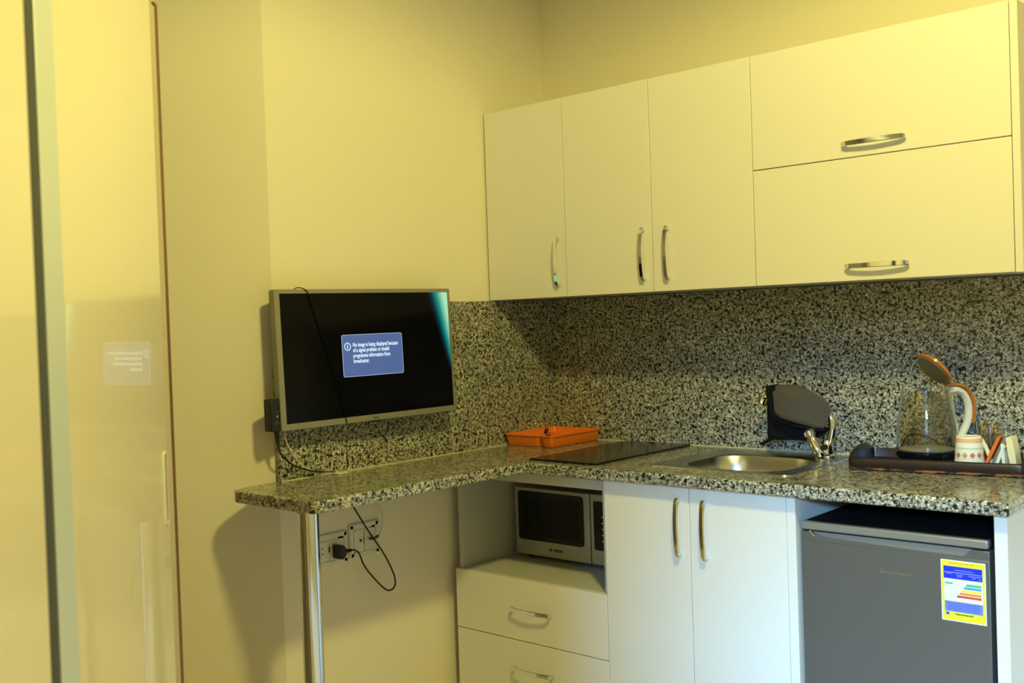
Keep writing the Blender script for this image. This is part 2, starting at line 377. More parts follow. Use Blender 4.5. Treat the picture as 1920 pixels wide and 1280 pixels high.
# ------------------------------------------------------------ bow handles (parts)
def handle(parent, c, L, vertical, k='chrome', name='handle', w=0.0125):
    # c: centre on the door face (world), bow standing out toward -y
    b = MB(); N = 18; R = []
    for i in range(N+1):
        t = -1+2*i/N; out = 0.017+0.008*(1-t*t); s = t*L/2
        if abs(t) > 0.93: out -= 0.004*(abs(t)-0.93)/0.07
        ww = w/2*(1.0 if abs(t) < 0.96 else 0.72)
        q = []
        for a, d in ((-ww, 0), (-ww*0.8, -0.0016), (ww*0.8, -0.0016), (ww, 0), (ww*0.8, 0.002), (-ww*0.8, 0.002)):
            q.append((c[0]+(a if vertical else s), c[1]-out+d, c[2]+(s if vertical else a)))
        R.append(q)
    b.rings(R, k)
    for sgn in (-1, 1):
        e = sgn*(L/2-0.007); p = Vector(c)+(Vector((0, 0, e)) if vertical else Vector((e, 0, 0)))
        M = Matrix.Rotation(PI/2, 4, 'X')
        b.lathe([(0.0062, 0), (0.0050, 0.006), (0.0050, 0.0165)], p, k, 16, M)
    return b.build(name, parent)

# ------------------------------------------------------------ wall cabinets
DU = 0.3278; DT = 0.018
def wall_cab(x0, x1, label, doors, side_right=False):
    t = thing('wall_cabinet', ((x0+x1)/2, -DU/2, ZB), label, 'cabinet')
    b = MB(); yb = -0.001; yf = -DU+DT+0.001; zb = ZB+0.003; zt = ZT-0.003; a = x0+0.0015; c = x1-0.0015
    b.box((a, yf, zb), (a+0.016, yb, zt), 'cabin'); b.box((c-0.016, yf, zb), (c, yb, zt), 'cabin')
    b.box((a+0.016, yf, zb), (c-0.016, yb, zb+0.016), 'cabin'); b.box((a+0.016, yf, zt-0.016), (c-0.016, yb, zt), 'cabin')
    b.box((a+0.016, -0.006, zb+0.016), (c-0.016, yb, zt-0.016), 'cabin'); b.box((a+0.016, yf+0.02, 1.71), (c-0.016, -0.006, 1.726), 'cabin')
    b.build('body', t)
    b = MB(); b.box((x0+0.002, -DU+0.03, ZB-0.0006), (x1-0.002, -DU+0.036, ZB+0.003), 'satin'); b.build('bottom_trim', t)
    for (u0, v0, u1, v1, hx, hz, vert) in doors:
        b = MB(); b.box((u0, -DU, v0), (u1, -DU+DT, v1), 'cab'); d = b.build('door', t, bevel=0.001)
        handle(d, (hx, -DU, hz), 0.160 if vert else 0.166, vert, w=0.0135)
    return t
wall_cab(0.008, 0.3452, 'single-door white wall cabinet at the left end, nearest the corner', [(0.0085, ZB, 0.3440, ZT, 0.318, 1.512, True)])
wall_cab(0.3452, 1.0161, 'middle white wall cabinet with two tall doors whose handles meet', [(0.3464, ZB, 0.6762, ZT, 0.648, 1.513, True), (0.6784, ZB, 1.0150, ZT, 0.734, 1.511, True)])
t = wall_cab(1.0161, 1.6904, 'wide white wall cabinet at the right with two stacked lift-up flaps', [(1.0172, ZB, 1.6892, 1.7172, 1.362, 1.437, False), (1.0172, 1.7196, 1.6892, ZT, 1.362, 1.7535, False)])
b = MB(); b.box((1.6908, -DU, ZB-0.001), (1.7085, -0.001, ZT+0.0), 'cab'); tag(b.build('side_board', None, bevel=0.001), 'narrow white side board closing the right end of the wall cabinets', 'panel')

# ------------------------------------------------------------ base units
YC = -0.552; YD = -0.570
t = thing('microwave_cabinet', (0.342, -0.28, 0), 'white base unit with an open microwave niche above two drawers', 'cabinet')
b = MB(); z1 = H-CT-0.001
b.box((0.042, YC, 0.1), (0.060, -0.024, z1), 'cabin'); b.box((0.627, YC, 0.1), (0.6445, -0.024, z1), 'cabin')
b.box((0.060, -0.034, 0.1), (0.627, -0.026, z1), 'cabin'); b.box((0.060, YC, 0.100), (0.627, -0.034, 0.116), 'cabin')
b.build('body', t, bevel=0.0008)
b = MB(); b.box((0.060, YC, 0.517), (0.627, -0.034, 0.533), 'cabin'); b.build('shelf', t, bevel=0.0008)
b = MB(); b.box((0.060, YC, 0.829), (0.627, YC+0.018, z1), 'cabin'); b.build('top_rail', t, bevel=0.0008)
b = MB(); b.box((0.045, -0.50, 0), (0.642, -0.484, 0.099), 'cabin'); b.build('plinth', t)
for z0, zz1, hz in ((0.3445, 0.5322, 0.4425), (0.106, 0.3418, 0.2585)):
    b = MB(); b.box((0.0395, YD, z0), (0.6445, YC-0.001, zz1), 'cab'); d = b.build('drawer', t, bevel=0.001)
    handle(d, (0.362, YD, hz), 0.162, False)
t = thing('sink_cabinet', (0.928, -0.28, 0), 'white base unit with two doors under the sink', 'cabinet')
b = MB()
b.box((0.6462, YC, 0.1), (0.664, -0.024, z1), 'cabin'); b.box((1.190, YC, 0.1), (1.2085, -0.024, z1), 'cabin')
b.box((0.664, -0.034, 0.1), (1.190, -0.026, 0.60), 'cabin'); b.box((0.664, YC, 0.100), (1.190, -0.034, 0.116), 'cabin')
b.build('body', t)
b = MB(); b.box((0.65, -0.50, 0), (1.205, -0.484, 0.099), 'cabin'); b.build('plinth', t)
for u0, u1, hx in ((0.6465, 0.9272, 0.897), (0.9292, 1.2085, 0.978)):
    b = MB(); b.box((u0, YD, 0.104), (u1, YC-0.001, 0.8655), 'cab'); d = b.build('door', t, bevel=0.001)
    handle(d, (hx, YD, 0.756), 0.160, True)
b = MB(); b.box((1.2100, YD-0.001, 0), (1.2340, -0.024, z1), 'cab'); tag(b.build('side_board', None, bevel=0.001), 'white upright board between the sink unit and the fridge', 'panel')
b = MB(); b.box((1.7010, YD-0.002, 0), (1.7280, -0.024, z1), 'cab'); tag(b.build('side_board', None, bevel=0.001), 'white upright board at the right end beyond the fridge', 'panel')

# ------------------------------------------------------------ fridge
t = thing('mini_fridge', (1.465, -0.30, 0), 'silver grey under-counter fridge with a yellow energy label', 'fridge')
FX0, FX1 = 1.243, 1.687; FZ = 0.806; FY = -0.562
b = MB(); b.box((FX0+0.004, -0.505, 0.02), (FX1-0.004, -0.04, 0.784), 'fridge_body'); b.build('body', t)
b = MB(); b.box((FX0+0.001, FY+0.018, 0.7865), (FX1-0.001, -0.04, FZ-0.001), 'shaded_top'); tp_ = b.build('top', t, bevel=0.003, seg=2)  # slab coloured black to stand in for the shade under the worktop
b = MB(); b.box((FX0+0.001, FY-0.004, 0.7865), (FX1-0.001, FY+0.0175, FZ), 'fridge_hi'); b.build('front_trim', tp_, bevel=0.004, seg=3)
# door with a shallow scooped grip at the top
b = MB()
XS = [FX0, 1.268, 1.276, 1.300] + [1.33+i*0.03 for i in range(10)] + [1.630, 1.650, FX1]
def gripz(x):
    if x <= 1.268 or x >= 1.650: return None
    if x < 1.300: return 0.7815-0.0105*min(1, (x-1.268)/0.032)**0.7
    if x > 1.630: return 0.7635+(0.018)*((x-1.630)/0.020)
    return 0.771-0.0075*math.sin(PI/2*(x-1.300)/0.33)
top = 0.7815
b.box((FX0, FY, 0.06), (FX1, -0.508, 0.7595), 'fridge')
pts_low = [(x, (gripz(x) if gripz(x) else top)) for x in XS]
vs = []; fs = []
for i, (x, z) in enumerate(pts_low): vs += [(x, FY, 0.7595), (x, FY, z), (x, -0.508, 0.7595), (x, -0.508, z)]
for i in range(len(pts_low)-1):
    a = i*4; c = a+4
    fs += [(a, c, c+1, a+1), (a+1, c+1, c+3, a+3), (a+3, c+3, c+2, a+2)]
fs += [(0, 1, 3, 2), (len(vs)-4, len(vs)-2, len(vs)-1, len(vs)-3)]
b.add(vs, fs, 'fridge')
dr = b.build('door', t, bevel=0.0012)
b = MB(); b.box((1.268, FY+0.007, 0.760), (1.652, -0.509, 0.7812), 'fridge_hi'); b.build('grip_recess', dr)
b = MB()
b.tube([(1.2685, FY+0.002, 0.783), (1.273, FY-0.001, 0.777), (1.281, FY-0.001, 0.7715)], 0.0040, 'chrome', 8, 3); b.build('grip_clip', dr)
b = MB(); b.box((FX0+0.002, FY+0.012, 0.7822), (FX1-0.002, -0.515, 0.7862), 'black'); b.build('door_gasket', t)
# label
lx0, lz1, lw, lh = 1.5815, 0.7535, 0.0965, 0.1375
b = MB(); y = FY
def band(u0, v0, u1, v1, k, lv, skew=0.0):
    x0 = lx0+u0*lw; x1 = lx0+u1*lw; za = lz1-v0*lh; zb_ = lz1-v1*lh; yy = y-0.0003*lv
    b.add([(x0+skew*lw, yy, za), (x1, yy, za), (x1, yy, zb_), (x0, yy, zb_), (x0+skew*lw, y, za), (x1, y, za), (x1, y, zb_), (x0, y, zb_)],
          [(0,3,2,1),(4,5,6,7),(0,1,5,4),(1,2,6,5),(2,3,7,6),(3,0,4,7)], k)
band(0, 0, 1, 1, 'lbl_w', 1); band(0.02, 0.015, 0.975, 0.985, 'lbl_y', 1.6)
for i in range(9): band(0.20+i*0.062, 0.035+0.006*(i % 2), 0.245+i*0.062, 0.06, 'lbl_o', 2.4)
band(0.06, 0.10, 0.93, 0.305, 'lbl_b', 2.4)
band(0.06, 0.193, 0.93, 0.208, 'lbl_lb', 3)
for u0, v0, u1 in ((0.32, 0.155, 0.72), (0.12, 0.212, 0.25), (0.35, 0.228, 0.50), (0.36, 0.255, 0.48), (0.62, 0.228, 0.9), (0.70, 0.255, 0.78), (0.84, 0.27, 0.9)): band(u0, v0, u1, v0+0.013, 'lbl_lb', 3)
band(0.07, 0.315, 0.93, 0.665, 'lbl_w', 2.4)
band(0.09, 0.365, 0.27, 0.395, 'lbl_g', 3)
for u0, v0, k in ((0.55, 0.365, 'lbl_g'), (0.50, 0.415, 'lbl_c'), (0.44, 0.465, 'lbl_yy'), (0.40, 0.515, 'lbl_o'), (0.34, 0.565, 'lbl_r')): band(u0, v0, 0.90, v0+0.04, k, 3, 0.03)
band(0.07, 0.675, 0.93, 0.845, 'lbl_lb', 2.4)
for i in range(6): band(0.09+0.02*(i % 3), 0.69+0.025*i, 0.88-0.03*(i % 2), 0.698+0.025*i, 'lbl_b', 3)
band(0.09, 0.855, 0.18, 0.905, 'lbl_lb', 3); band(0.11, 0.868, 0.16, 0.892, 'ink', 3.4)
for i in range(22): band(0.30+i*0.019, 0.868, 0.308+i*0.019+0.004*(i % 3), 0.895, 'ink', 3)
b.build('energy_label', dr)
# faded gold lettering, only its strokes are readable
b = MB(); x = 1.441
for i in range(11):
    h_ = 0.009 if i in (0, 5) else 0.0055
    b.box((x, FY-0.0002, 0.7035), (x+0.0045, FY+0.001, 0.7035+h_), 'gold'); x += 0.0072
b.build('faded_badge', dr)

# ------------------------------------------------------------ microwave
t = thing('microwave_oven', (0.325, -0.20, 0.5345), 'silver microwave with a dark window inside the open niche of the base unit', 'microwave')
MX0, MX1, MZ0, MZ1, MY = 0.105, 0.555, 0.546, 0.773, -0.335
b = MB(); b.box((MX0, MY+0.012, MZ0), (MX1, -0.06, MZ1-0.002), 'mw'); b.build('body', t, bevel=0.003)
DMX = 0.418
b = MB(); b.box((MX0, MY-0.010, MZ0+0.002), (DMX, MY+0.011, MZ1), 'mw'); d = b.build('door', t, bevel=0.004, seg=3)
P = rrect(MX0+0.016, MZ0+0.053, 0.396, MZ1-0.012, 0.012, 5)
b = MB(); b.prism(P, -(MY-0.0103), -(MY-0.0118), 'gloss_black', FRONT); b.build('window_frame', d)
P = rrect(MX0+0.040, MZ0+0.070, 0.378, MZ1-0.034, 0.008, 5)
b = MB(); b.prism(P, -(MY-0.0119), -(MY-0.0122), 'mw_glass', FRONT); b.build('window', d)
text_mesh('FRESH', 'brand_lettering', 'ink', 0.0125, Matrix.Translation((0.268, MY-0.0104, MZ0+0.0245)) @ Matrix.Rotation(PI/2, 4, 'X'), d, 0.0004, 0.0003, local=False, sx=1.15)
b = MB(); b.prism([(0.256+0.005*math.cos(a*PI/8), MZ0+0.029+0.0045*math.sin(a*PI/8)) for a in range(16)], -(MY-0.0104), -(MY-0.0110), 'ink', FRONT); b.build('brand_emblem', d)
b = MB(); b.box((DMX+0.002, MY-0.007, MZ0+0.002), (MX1, MY+0.011, MZ1), 'mw'); c = b.build('control_panel', t, bevel=0.003)
b = MB(); b.prism(rrect(DMX+0.016, MZ0+0.050, MX1-0.012, MZ1-0.022, 0.006, 4), -(MY-0.0073), -(MY-0.0085), 'gloss_black', FRONT); b.build('keypad', c)
b = MB()
for i in range(5):
    for j in range(3):
        x = 0.466+j*0.024; z = 0.625+i*0.019; b.box((x, MY-0.0089, z), (x+0.009, MY-0.0084, z+0.003), 'paper')
b.build('button_marks', c)
for x in (MX0+0.03, MX1-0.03):
    for y in (-0.30, -0.10):
        b = MB(); b.lathe([(0.010, 0.5335), (0.012, 0.5462)], (x, y, 0), 'black', 16); b.build('foot', t)

# ------------------------------------------------------------ hob
t = thing('ceramic_hob', (0.485, -0.298, H), 'thin black glass hob set on the worktop in the corner', 'hob')
b = MB(); b.box((0.357, -0.552, H+0.0005), (0.610, -0.042, H+0.0065), 'hob'); b.build('glass_plate', t, bevel=0.0015)
b = MB(); b.box((0.360, -0.549, H-0.0005), (0.607, -0.045, H+0.001), 'black'); b.build('underside_seal', t)
for y, r in ((-0.40, 0.085), (-0.17, 0.070)):
    b = MB(); R = [[(0.484+rr*math.cos(a*PI/24), y+rr*math.sin(a*PI/24), H+z) for a in range(48)] for rr, z in ((r, 0.0064), (r, 0.0067), (r-0.002, 0.0067), (r-0.002, 0.0064))]
    b.rings(R, 'fridge_body', closed=True); b.build('cooking_zone_ring', t)

# ------------------------------------------------------------ sink
t = thing('inset_sink', (0.96, -0.28, H), 'stainless steel inset sink with one rounded bowl', 'sink')
out = rrect(0.742, -0.490, 1.178, -0.085, 0.02, 4)
def ring(x0, y0, x1, y1, r, z, n=8): return [Vector((x, y, z)) for x, y in rrect(x0, y0, x1, y1, r, n)]
o8 = rrect(0.742, -0.490, 1.178, -0.085, 0.022, 8)
R = [[Vector((x, y, H+0.0002)) for x, y in o8], [Vector((x, y, H+0.0030)) for x, y in inset(o8, 0.0015)], [Vector((x, y, H+0.0022)) for x, y in inset(o8, 0.012)],
     ring(bx0, by0, bx1, by1, 0.095, H+0.0022), ring(bx0+0.004, by0+0.004, bx1-0.004, by1-0.004, 0.09, H-0.002), ring(bx0+0.010, by0+0.010, bx1-0.010, by1-0.010, 0.088, H-0.05),
     ring(bx0+0.018, by0+0.018, bx1-0.018, by1-0.018, 0.082, H-0.11), ring(bx0+0.04, by0+0.04, bx1-0.04, by1-0.04, 0.065, H-0.132), ring(bx0+0.10, by0+0.10, bx1-0.10, by1-0.10, 0.03, H-0.138)]
b = MB(); b.rings(R, 'steel', cap0=False, cap1=True); b.build('bowl_and_rim', t, angle=60)
b = MB(); b.lathe([(0.030, H-0.1375), (0.030, H-0.134), (0.018, H-0.1335), (0.016, H-0.1365)], (0.967, -0.31, 0), 'chrome', 28); b.build('drain', t)

# ------------------------------------------------------------ faucet
fx, fy = 1.112, -0.112
t = thing('kitchen_faucet', (fx, fy, H+0.003), 'chrome swan-neck tap at the back right of the sink', 'faucet')
b = MB(); b.lathe([(0.026, H+0.0035), (0.026, H+0.008), (0.018, H+0.013), (0.0165, H+0.040), (0.014, H+0.052)], (fx, fy, 0), 'chrome', 32); b.build('base', t)
b = MB()
arc = [(fx+0.004, fy, H+0.040), (fx+0.016, fy, H+0.075), (fx+0.012, fy, H+0.120), (fx-0.025, fy-0.001, H+0.160), (fx-0.065, fy-0.002, H+0.183), (fx-0.115, fy-0.004, H+0.193), (fx-0.160, fy-0.006, H+0.190), (fx-0.190, fy-0.010, H+0.178), (fx-0.202, fy-0.011, H+0.155)]
b.tube(arc, 0.0112, 'chrome', 18, 5); b.build('spout', t)
b = MB(); M = Matrix.Rotation(math.radians(-25), 4, 'Y')
b.lathe([(0.014, -0.010), (0.0165, 0.0), (0.0165, 0.050), (0.013, 0.056), (0.018, 0.058), (0.018, 0.070), (0.014, 0.075)], (fx-0.012, fy-0.028, H+0.014), 'chrome', 28, M); b.build('mixer_body', t)
b = MB(); b.tube([(fx-0.006, fy-0.030, H+0.030), (fx+0.012, fy-0.034, H+0.036)], 0.0075, 'black', 14, 0); b.build('lever_knob', t)

# cloth hung over the spout
def px_poly(pts): return [Vector(p) for p in pts]
t = thing('dish_cloth', (1.02, -0.12, 0.945), 'grey and black folded cloth hung over the spout of the tap', 'cloth')
def sheet(name, outline, yfun, th, k, parent, sub=3):
    bm = bmesh.new(); vs = [bm.verts.new((x, 0, z)) for x, z in outline]; f = bm.faces.new(vs)
    bmesh.ops.triangulate(bm, faces=[f])
    for _ in range(sub): bmesh.ops.subdivide_edges(bm, edges=bm.edges, cuts=1, use_grid_fill=True)
    for v in bm.verts: v.co.y = yfun(v.co.x, v.co.z)
    off = parent.location
    for v in bm.verts: v.co -= off
    for ff in bm.faces: ff.smooth = True
    me = bpy.data.meshes.new(name); bm.to_mesh(me); bm.free(); me.materials.append(M_[k])
    o = bpy.data.objects.new(name, me); COL.objects.link(o); o.parent = parent
    so = o.modifiers.new('thickness', 'SOLIDIFY'); so.thickness = th; so.offset = 0
    return o
def curve2(pts, n=5, closed=True):
    out = []; m_ = len(pts)
    for i in range(m_):
        p0, p1, p2, p3 = [Vector(pts[(i+j) % m_]) for j in (-1, 0, 1, 2)]
        for j in range(n):
            u = j/n; out.append(tuple(0.5*((2*p1)+(-p0+p2)*u+(2*p0-5*p1+4*p2-p3)*u*u+(-p0+3*p1-3*p2+p3)*u**3)))
    return out
front = curve2([(0.958, 1.104), (0.990, 1.110), (1.036, 1.108), (1.080, 1.090), (1.118, 1.068), (1.130, 1.046), (1.126, 1.018), (1.108, 0.986), (1.060, 0.994), (1.000, 1.009), (0.974, 1.018), (0.963, 1.034), (0.960, 1.070)], 3)
sheet('front_flap', front, lambda x, z: -0.134-0.006*math.sin((x-0.95)*28)-0.02*max(0, 1.10-z)*1.0 + 6*max(0, z-1.085)**1.0*0.1, 0.004, 'cloth_g', t)
back = curve2([(0.932, 1.088), (0.944, 1.106), (0.958, 1.106), (0.968, 1.080), (0.972, 1.040), (1.000, 1.012), (1.060, 0.994), (1.112, 0.984), (1.090, 0.965), (1.062, 0.948), (0.995, 0.944), (0.928, 0.944), (0.918, 0.960), (0.920, 1.010), (0.921, 1.060)], 3)
sheet('rear_fold', back, lambda x, z: -0.097+0.003*math.sin((x-0.95)*30), 0.006, 'cloth_b', t)
b = MB(); b.prism(curve2([(0.932, 1.090), (0.944, 1.107), (0.958, 1.108), (0.967, 1.082), (0.974, 1.040), (1.002, 1.012), (1.062, 0.996), (1.110, 0.986), (1.104, 0.978), (1.05, 0.984), (0.985, 0.998), (0.950, 1.020), (0.938, 1.06)], 3), 0.096, 0.134, 'cloth_b', FRONT)
b.build('folded_edge', t)
b = MB(); b.tube([(0.930, -0.1, 0.948), (0.915, -0.098, 0.938), (0.893, -0.094, 0.926)], [0.007, 0.005, 0.004], 'cloth_b', 8, 4); b.build('hanging_corner', t)

# ------------------------------------------------------------ orange cutlery tray
cx, cy = 0.1325, -0.163
t = thing('cutlery_tray', (cx, cy, H), 'shallow orange plastic cutlery tray in the corner of the worktop', 'tray')
def Lz(w, d, notch):
    # outline with two lobes at the front (short) side
    w2, d2 = w/2, d/2; r = 0.016
    P = []
    def arc_(ax, ay, rr, a0, a1, n=5):
        for i in range(n+1):
            a = math.radians(a0+(a1-a0)*i/n); P.append((ax+rr*math.cos(a), ay+rr*math.sin(a)))
    arc_(w2-r, -d2+r, r, -90, 0); arc_(w2-r, d2-r, r, 0, 90); arc_(-w2+r, d2-r, r, 90, 180); arc_(-w2+r, -d2+r, r, 180, 270)
    nxp = w2*0.42
    P += [(nxp-0.016, -d2), (nxp-0.006, -d2+0.002), (nxp, -d2+notch), (nxp+0.004, -d2+notch), (nxp+0.012, -d2+0.002), (nxp+0.02, -d2)]
    return P
def trw(P, z): return [Vector((cx+x, cy+y, z)) for x, y in P]
W_, D_ = 0.215, 0.274
lo_ = Lz(W_, D_, 0.016)
def sc(P, a): return inset(P, a)
b = MB()
R = [trw(sc(lo_, 0.013), H+0.0005), trw(sc(lo_, 0.010), H+0.004), trw(sc(lo_, 0.003), H+0.036), trw(sc(lo_, -0.002), H+0.038), trw(sc(lo_, -0.002), H+0.0405), trw(sc(lo_, 0.004), H+0.041),
     trw(sc(lo_, 0.0115), H+0.008), trw(sc(lo_, 0.0155), H+0.0045)]
b.rings(R, 'orange'); b.build('shell', t, angle=50)
# dividers
b = MB(); xl, xr_ = cx-W_/2+0.014, cx+W_/2-0.014; yl, yr = cy-D_/2+0.02, cy+D_/2-0.014
for x in (cx+0.045, cx-0.03): b.box((x-0.002, yl+0.03, H+0.005), (x+0.002, cy+0.055, H+0.032), 'orange')
b.box((xl, cy+0.055, H+0.005), (xr_, cy+0.059, H+0.028), 'orange'); b.build('divider', t, bevel=0.001)
b = MB()
for i in range(22):
    a = random.random()*6.28; r = random.random()**.5*0.016; s_ = 0.004+random.random()*0.004
    M = Matrix.Rotation(random.random()*3, 4, 'X') @ Matrix.Rotation(random.random()*3, 4, 'Z')
    b.lathe([(s_*0.3, -s_), (s_, -s_*0.2), (s_*0.8, s_*0.6), (s_*0.1, s_)], (cx+0.026+r*math.cos(a), cy-0.070+1.3*r*math.sin(a), H+0.008+i*0.0021*(1.2-r/0.018)+s_*0.6), 'redbrown', 7, M)
o = b.build('dried_petals'); o['kind'] = 'stuff'; tag(o, 'small heap of dark red dried bits lying in the orange tray', 'dried petals')

# ------------------------------------------------------------ television
s = 0.885
q = Vector((-0.218, -0.669, 1.231)); oc = Vector((2.42, -2.9452, 1.3174)); ctr = oc+(q-oc)*s
yw, ti, ro = -0.034, -0.033, 0.005
n0 = Vector((math.cos(yw), math.sin(yw), 0)); rt = Vector((-math.sin(yw), math.cos(yw), 0)); up = Vector((0, 0, 1))
nn = math.cos(ti)*n0-math.sin(ti)*up; uu = math.sin(ti)*n0+math.cos(ti)*up
ru = math.cos(ro)*rt+math.sin(ro)*uu; uv = -math.sin(ro)*rt+math.cos(ro)*uu
TM = Matrix((ru, uv, nn)).transposed().to_4x4(); TM.translation = ctr
TW, TH = 0.740*s, 0.438*s
t = thing('television', ctr, 'flat television with a silver frame showing a no-signal message', 'television'); t.rotation_euler = TM.to_euler()
w2, h2 = TW/2, TH/2
b = MB(); o_ = rrect(-w2, -h2, w2, h2, 0.004, 4); il, ir, it, ib = 0.0175, 0.0105, 0.0115, 0.0185
i_ = rrect(-w2+il, -h2+ib, w2-ir, h2-it, 0.001, 4)
R = [[(x, y, -0.022) for x, y in o_], [(x, y, -0.002) for x, y in o_], [(x, y, 0.0) for x, y in inset(o_, 0.002)], [(x, y, 0.0) for x, y in i_], [(x, y, -0.003) for x, y in i_], [(x, y, -0.022) for x, y in inset(i_, -0.002)]]
b.rings(R, 'tv_bezel', closed=True); b.build('bezel', t, local=True)
SX0, SX1, SY0, SY1 = -w2+il, w2-ir, -h2+ib, h2-it
M_['screen'] = screen_material(2*SX1, 2*SY1)
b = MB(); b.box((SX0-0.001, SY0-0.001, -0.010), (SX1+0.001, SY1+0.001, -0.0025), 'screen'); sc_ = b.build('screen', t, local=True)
b = MB()
o1 = rrect(-w2+0.002, -h2+0.002, w2-0.002, h2-0.002, 0.004, 4)
R = [[(x, y, -0.011) for x, y in o1], [(x, y, -0.026) for x, y in o1], [(x*0.97, y*0.95, -0.036) for x, y in o1], [(x*0.6, y*0.6-0.02, -0.048) for x, y in o1]]
b.rings(R, 'tv_back'); b.build('rear_housing', t, local=True, angle=25)
b = MB(); b.box((-0.10, -0.10, -0.048), (0.10, 0.10, -0.058), 'tv_back'); b.build('wall_mount', t, local=True)
k = s/0.86*0.86
mx0, mx1, my0, my1 = -0.1068, 0.1196, -0.0605, 0.0618
pm = rrect(mx0, my0, mx1, my1, 0.006, 5); pi_ = inset(pm, 0.0016)
b = MB(); b.prism(pi_, -0.0025, -0.0021, 'msg'); mp = b.build('message_panel', sc_, local=True)
b = MB(); R = [[(x, y, -0.0025) for x, y in pm], [(x, y, -0.0019) for x, y in pm], [(x, y, -0.0019) for x, y in pi_], [(x, y, -0.0025) for x, y in pi_]]
b.rings(R, 'msg_line', closed=True); b.build('message_border', sc_, local=True)
for i, line in enumerate(('No image is being displayed because', 'of a signal problem or invalid', 'programme information from', 'broadcaster.')):
    text_mesh(line, 'message_line', 'msg_txt', 0.0168, Matrix.Translation((-0.068, 0.0262-i*0.0157, -0.0020)), sc_, 0.0002, 0.00030, sx=0.69)
b = MB(); icx, icy = -0.0868, 0.0275
R = [[(icx+r*math.cos(a*PI/16), icy+r*math.sin(a*PI/16), z) for a in range(32)] for r, z in ((0.0118, -0.0021), (0.0118, -0.0018), (0.0094, -0.0018), (0.0094, -0.0021))]
b.rings(R, 'msg_txt', closed=True); b.box((icx-0.0013, icy-0.006, -0.0021), (icx+0.0013, icy+0.006, -0.0018), 'msg_txt'); b.build('message_icon', sc_, local=True)
text_mesh('LG', 'brand_lettering', 'ink', 0.0085, Matrix.Translation((-0.0005, -h2+0.0055, 0.0001)), t, 0.0002, 0.0002)
b = MB(); R = [[(-0.006+r*math.cos(a*PI/10), -h2+0.0085+r*math.sin(a*PI/10), z) for a in range(20)] for r, z in ((0.0042, 0.0), (0.0042, 0.0004), (0.003, 0.0004), (0.003, 0.0))]
b.rings(R, 'ink', closed=True); b.box((-0.0065, -h2+0.007, 0), (-0.0055, -h2+0.0105, 0.0004), 'ink'); b.build('brand_emblem', t, local=True)
b = MB(); b.box((-0.012, -h2-0.004, -0.012), (0.022, -h2, -0.003), 'black'); b.build('sensor_bar', t, local=True)
# thin wire draped over the front of the screen
wl = [(-0.245, h2-0.004, -0.03), (-0.244, h2+0.004, -0.016), (-0.236, h2+0.0045, -0.006), (-0.226, h2-0.001, 0.0025), (-0.216, h2-0.014, 0.0022), (-0.195, h2-0.08, 0.001), (-0.165, 0.02, 0.0), (-0.13, -0.10, 0.0005), (-0.112, -h2+0.02, 0.0018), (-0.109, -h2-0.004, 0.0025)]
b = MB(); b.tube([TM @ Vector(p) for p in wl], 0.0013, 'wire', 7, 5); tag(b.build('antenna_wire'), 'thin black wire draped over the front of the television', 'wire')

# ------------------------------------------------------------ power adapter and leads
t = thing('power_adapter', (0.055, -1.268, 1.045), 'black power adapter hanging at the lower left of the television with its lead and plug', 'power adapter')
b = MB(); b.box((0.040, -1.285, 1.047), (0.074, -1.243, 1.135), 'black'); a_ = b.build('adapter_body', t, bevel=0.003)
b = MB(); b.box((0.0741, -1.270, 1.10), (0.0743, -1.264, 1.1012), 'paper_g'); b.box((0.0741, -1.267, 1.085), (0.0743, -1.264, 1.091), 'sheath'); b.box((0.0741, -1.272, 1.068), (0.0743, -1.258, 1.0692), 'paper_g'); b.box((0.0741, -1.272, 1.074), (0.0743, -1.262, 1.0752), 'paper_g'); b.build('adapter_print', a_)
b = MB(); b.tube([(0.056, -1.257, 1.048), (0.055, -1.255, 1.030), (0.053, -1.252, 1.010)], [0.0075, 0.006, 0.0035], 'black', 12, 3); b.build('strain_relief', t)
b = MB(); b.tube([(0.053, -1.252, 1.012), (0.050, -1.243, 0.985), (0.046, -1.215, 0.957), (0.042, -1.180, 0.938), (0.040, -1.130, 0.920), (0.038, -1.08, 0.910), (0.037, -1.052, 0.906), (0.037, -1.036, 0.894), (0.037, -1.030, 0.86),
   (0.045, -0.995, 0.805), (0.050, -0.945, 0.725), (0.052, -0.885, 0.640), (0.052, -0.850, 0.575), (0.050, -0.842, 0.540), (0.048, -0.855, 0.525), (0.045, -0.880, 0.532), (0.042, -0.930, 0.585), (0.040, -0.955, 0.620), (0.040, -0.972, 0.658), (0.040, -0.992, 0.670), (0.040, -1.010, 0.670)], 0.0026, 'black', 9, 6); b.build('lead', t)
b = MB(); b.tube([(0.040, -0.998, 0.671), (0.040, -1.012, 0.671), (0.040, -1.026, 0.672)], [0.0045, 0.0055, 0.007], 'black', 12, 3)
b.prism([(-1.022, 0.662), (-1.022, 0.682), (-1.034, 0.693), (-1.046, 0.692), (-1.046, 0.653), (-1.034, 0.651)], 0.012, 0.048, 'black', Matrix(((0,0,1,0),(1,0,0,0),(0,1,0,0),(0,0,0,1)))); b.build('plug', t, bevel=0.002)
t = thing('aerial_cable', (0.04, -1.0, 0.70), 'thin white aerial cable running from the television down through the worktop', 'cable')
